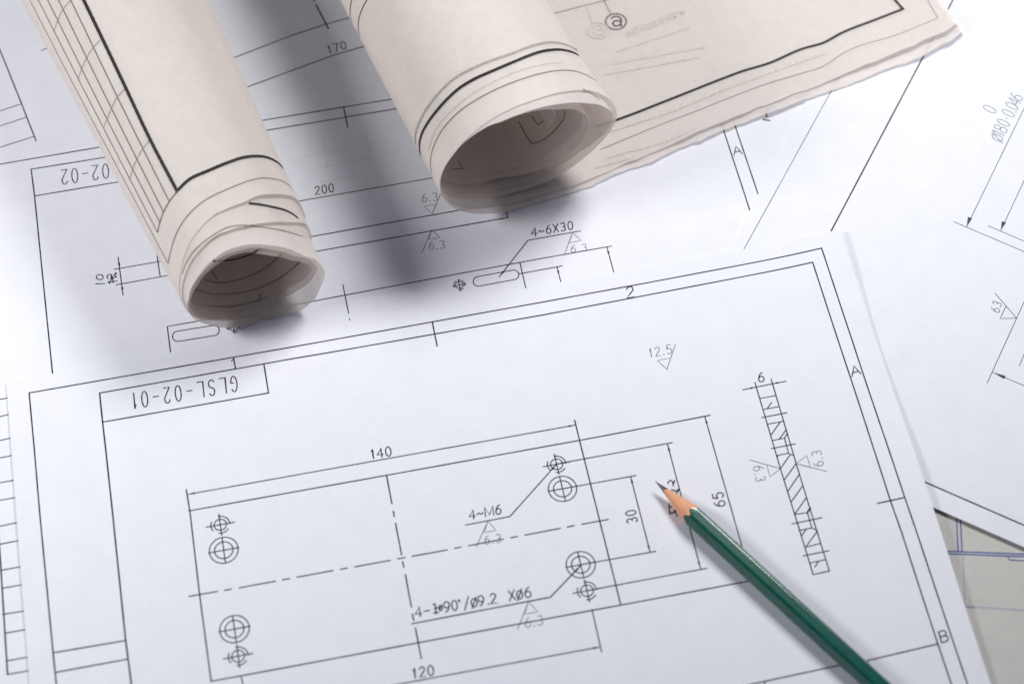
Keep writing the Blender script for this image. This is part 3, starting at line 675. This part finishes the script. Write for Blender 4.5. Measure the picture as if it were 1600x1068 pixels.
roll_ink(P2, 'see_through_line', [[(650, 228), (649, 213), (659, 183.5), (678.6, 154), (708, 124.5), (747.4, 103), (796.6, 85), (842.4, 69), (854, 67), (865.4, 66.5), (880, 69), (893, 74), (900, 78)]], .9, I_GHOST, t_r2, .16)
roll_ink(P2, 'trim_line', [[(675, 272), (672.7, 258), (674.5, 240), (685, 213), (711.4, 180), (757, 149), (809.7, 126), (855.5, 113), (872, 110.6), (888, 110.4), (900, 112), (911, 115.3), (931, 126)]], .4, I_TRACETHIN, t_r2, .16)
roll_ink(P2, 'faint_trim_line', [[(669, 236), (680, 204), (708, 170), (764, 131), (829, 105), (860, 99), (878, 98)]], .4, I_FAINT, t_r2, .16)
roll_ink(P2, 'curved_line', [[(556, -14), (550, 0), (547.4, 14), (548, 28), (550.5, 38)], [(583, -14), (573.8, 0), (565, 16.9), (560.7, 32.3), (560, 46.3), (561.4, 56), (565, 66)]], .42, I_TRACE, t_r2, .16)
class FlatPart:
    """top face of the flat beige stack"""
    def frame(self, p): q = p - R2.o; return q @ R2.b, q @ R2.a
    def height(self, p): u, v = self.frame(p); return R2.o[2] + flat_z(u, v, 1)
    def project(self, px):
        p = gp(px, 1)
        for _ in range(8): p = gp(px, self.height(p))
        return p
    def place(self, p, off): return np.array([p[0], p[1], self.height(p) + .1 + off])
    def normal(self, p): return np.array([0, 0, 1.0])
FP = FlatPart()
Ink(FP).lines([smooth_px(l) for l in [[(930, 199), (963.8, 187.6), (1046, 156), (1128, 123.6), (1159, 112), (1200, 99.7), (1253, 77), (1287, 67), (1315, 52), (1368.5, 31), (1410.7, 14.6), (1398, 0), (1372, -34)]]], 1.0, 2).build('border_line', I_TRACE, t_r2)
Ink(FP).lines([[(930, 211), (959.5, 202), (1046.6, 174), (1128, 140.4), (1250, 95.5), (1290, 82)]], 1.2, 2).build('see_through_line', I_FAINT, t_r2)
Ink(FP).lines([smooth_px(l) for l in [[(938.5, 233.7), (1040, 192), (1090, 173), (1147.8, 150), (1200, 130.6), (1250, 115.7), (1284, 105), (1321, 81.5), (1405, 53.4), (1465.4, 28.7), (1448.6, 0), (1425, -40)]]], .25, 2).build('trim_line', I_TRACETHIN, t_r2)
Ink(FP).lines([[(950, 246), (1040, 222), (1090, 200)], [(930, 262), (990, 246)]], .5, 2).build('faint_trim_line', I_FAINT, t_r2)
cc = lambda cx, cy, rx, ry: [(cx + rx * cos(q), cy + ry * sin(q)) for q in np.linspace(0, 2 * pi, 29)]
tD = lambda *pts: [(850 + x / 3.56, x2 / 3.56) for x, x2 in pts]
hook = [(374, 105), (386, 95), (408, 93), (424, 101), (430, 117), (428, 134), (433, 147)]
bowl = [(429, 122), (412, 117), (392, 119), (382, 131), (392, 144), (412, 145), (428, 136)]
Ink(FP).lines([cc(962.4, 34.3, 16.2, 12.3)], .42, 2).lines([smooth_px(tD(*hook), 1.5), smooth_px(tD(*bowl), 1.5)], .5, 2).build('grid_bubble', I_TRACE, t_r2)
Ink(FP).lines([cc(934, 47.8, 16.2, 12.3), [(x - 28.4, y + 13.5) for x, y in smooth_px(tD(*hook), 1.5)], [(x - 28.4, y + 13.5) for x, y in smooth_px(tD(*bowl), 1.5)], [(926, 36), (918, 12)]], .6, 2).build('faint_grid_bubble', I_FAINT, t_r2)
Ink(FP).lines([[(954.5, 22.5), (944, 1.4), (930, -24)], [(866, 21.4), (944, 1.4), (1010, -16)]], .3, 2).build('grid_line', I_TRACETHIN, t_r2)
Ink(FP).lines([[(962, 81.5), (1078, 43)], [(951, 101), (1100, 74.4)], [(948, 116.6), (1091.6, 90)]], .45, 2).build('faint_floor_line', I_FAINT, t_r2)
k = Ink(FP)
for i in range(9):                                   # mirrored lettering on the sheet below, too faint to read
    c = np.array([983 + i * 10.4, 52.5 - i * 4.1]); ux, uy = np.array([3.6, -1.4]), np.array([1.0, 4.4])
    for y in sorted(random.sample((-1, -.5, 0, .5, 1), 3)): k.line([tuple(c - ux * random.choice((.6, 1)) + uy * y), tuple(c + ux * random.choice((.6, 1)) + uy * y)], .42, 2)
    for x in random.sample((-.8, 0, .8), 2): k.line([tuple(c + ux * x - uy), tuple(c + ux * x + uy * random.choice((.5, 1)))], .42, 2)
k.build('faint_lettering', I_FAINT, t_r2)
tE = lambda *p: [(600 + x / 3.0525, y / 3.0525) for x, y in p]
roll_ink(P2, 'inside_border_line', [tE((643, 580), (672, 634), (704, 686), (745, 675), (790, 645), (835, 600), (860, 560), (866, 530))], .42, I_TRACETHIN, t_r2)
for ln in [tE((705, 555), (735, 595), (770, 575)), tE((355, 770), (375, 805), (330, 807))]: roll_ink(P2, 'inside_trim_line', [ln], .4, I_TRACETHIN, t_r2)
roll_ink(P2, 'inside_edge_line', [tE((950, 425), (1000, 455), (1030, 480))], .4, I_TRACETHIN, t_r2)

# ------------------------------------------------------------------ the pencil
APO, RC = 3.45, 3.45 / cos(pi / 6)
tip = gp((1024, 751.5), APO + .15); tail = gp((1369, 1068), APO + .15)
ax = (tail - tip); ax[2] = 0; ax /= np.linalg.norm(ax)
side = np.cross(np.array([0, 0, 1.0]), ax)
t_pen = thing('pencil', 'sharpened dark green hexagonal pencil lying on the front drawing', 'pencil')
t_pen.location = tuple(tip * MM)
t_pen.rotation_euler = (0, 0, atan2(ax[1], ax[0]))
LEN, TAN, LEADR = 175.0, 3.62 / 17.6, 1.08
def pen_mat(name, col, rough, spec=.5, coat=0.0, noise=None):
    m, nt, p = new_mat(name); N, L = nt.nodes, nt.links
    tc = N.new('ShaderNodeTexCoord'); mp = N.new('ShaderNodeMapping'); mp.inputs['Scale'].default_value = (noise[0], noise[1], noise[1])
    n = N.new('ShaderNodeTexNoise'); n.inputs['Scale'].default_value = 1.0; n.inputs['Detail'].default_value = 4
    L.new(tc.outputs['Object'], mp.inputs[0]); L.new(mp.outputs[0], n.inputs['Vector'])
    cr = N.new('ShaderNodeValToRGB'); cr.color_ramp.elements[0].position = .3; cr.color_ramp.elements[1].position = .7
    cr.color_ramp.elements[0].color = tuple(c * noise[2] for c in col) + (1,); cr.color_ramp.elements[1].color = tuple(col) + (1,)
    L.new(n.outputs[0], cr.inputs[0]); L.new(cr.outputs[0], p.inputs['Base Color'])
    p.inputs['Roughness'].default_value = rough; p.inputs['Specular IOR Level'].default_value = spec; p.inputs['Coat Weight'].default_value = coat; p.inputs['Coat Roughness'].default_value = .06
    b = N.new('ShaderNodeBump'); b.inputs['Strength'].default_value = .12; b.inputs['Distance'].default_value = .0002 if rough > .5 else .00001
    L.new(n.outputs[0], b.inputs['Height'])
    if rough > .3: L.new(b.outputs[0], p.inputs['Normal'])
    return m
M_GREEN = pen_mat('dark_green_lacquer', (0.001, 0.105, 0.074), .17, .5, .5, (350, 900, .7))
M_WOOD = pen_mat('sharpened_cedar', (0.86, 0.43, 0.25), .75, .2, 0, (180, 1400, .82))
M_LEAD = pen_mat('graphite', (0.055, 0.055, 0.06), .35, .6, 0, (900, 900, .6))
NA = 72
def rhex(t):
    """rounded hexagon radius, flat side down"""
    q = ((t - pi / 6) % (pi / 3)) - pi / 6      # 0 at a face centre
    return min(APO / cos(q), RC - .13 - .09 * max(0, abs(q) - .38) / .14)
angs = [2 * pi * i / NA for i in range(NA)]
# faces are centred on +-z and every 60 degrees
rr = [rhex(t - pi / 2 + pi / 3) for t in angs]
ring = lambda d, R: [(d, R[i] * cos(angs[i]), R[i] * sin(angs[i])) for i in range(NA)]
def tube(rings, name, mat, cap0=False, cap1=False, sharp=None):
    V = [p for r in rings for p in r]; F = []
    for k_ in range(len(rings) - 1):
        for i in range(NA):
            j = (i + 1) % NA; F.append((k_ * NA + i, k_ * NA + j, (k_ + 1) * NA + j, (k_ + 1) * NA + i))
    if cap0: F.append(tuple(reversed(range(NA))))
    if cap1: F.append(tuple(range((len(rings) - 1) * NA, len(rings) * NA)))
    F = [tuple(reversed(f)) for f in F]
    return mesh(name, V, F, mat, t_pen)
jp = jag(71, .35, 8, 2, 14)
front = [(rr[i] / TAN + jp(angs[i]) * .5, rr[i] * cos(angs[i]), rr[i] * sin(angs[i])) for i in range(NA)]
front2 = [(p[0] + .25, p[1] * 1.004, p[2] * 1.004) for p in front]
tube([front, front2] + [ring(d, rr) for d in [20 + 3 * q for q in range(51)] + [LEN - .3]] + [ring(LEN, [r - .25 for r in rr])], 'lacquered_body', M_GREEN)
dl = [LEADR / TAN + .6 * sin(angs[i] * 2 + .6) + .35 * sin(5 * angs[i]) for i in range(NA)]
lead_edge = [(dl[i], dl[i] * TAN * cos(angs[i]), dl[i] * TAN * sin(angs[i])) for i in range(NA)]
wr = [lead_edge]
for q in (.2, .4, .6, .8, 1.0):
    wr.append([tuple(np.array(lead_edge[i]) * (1 - q) + np.array(front[i]) * q) for i in range(NA)])
wr[-1] = [(p[0] + .02, p[1], p[2]) for p in wr[-1]]
tube(wr, 'sharpened_wood', M_WOOD)
lr = [[(.05, .16 * cos(t), .16 * sin(t)) for t in angs]]
for q in (.12, .35, .65, 1.0):
    lr.append([(dl[i] * q, (dl[i] * q * TAN * (.96 if q < 1 else 1.0) + .07 * (1 - q)) * (1 + .05 * sin(3 * angs[i] + 1) * (q < 1)) * cos(angs[i]), (dl[i] * q * TAN * (.96 if q < 1 else 1.0) + .07 * (1 - q)) * (1 + .05 * sin(3 * angs[i] + 1) * (q < 1)) * sin(angs[i])) for i in range(NA)])
tube(lr, 'graphite_point', M_LEAD, cap0=True)
tube([ring(LEN - .02, [r - .27 for r in rr]), ring(LEN - .02, [1.1] * NA)], 'sawn_end', M_WOOD)
tube([ring(LEN - .015, [1.1] * NA), ring(LEN - .01, [.01] * NA)], 'lead_end', M_LEAD)
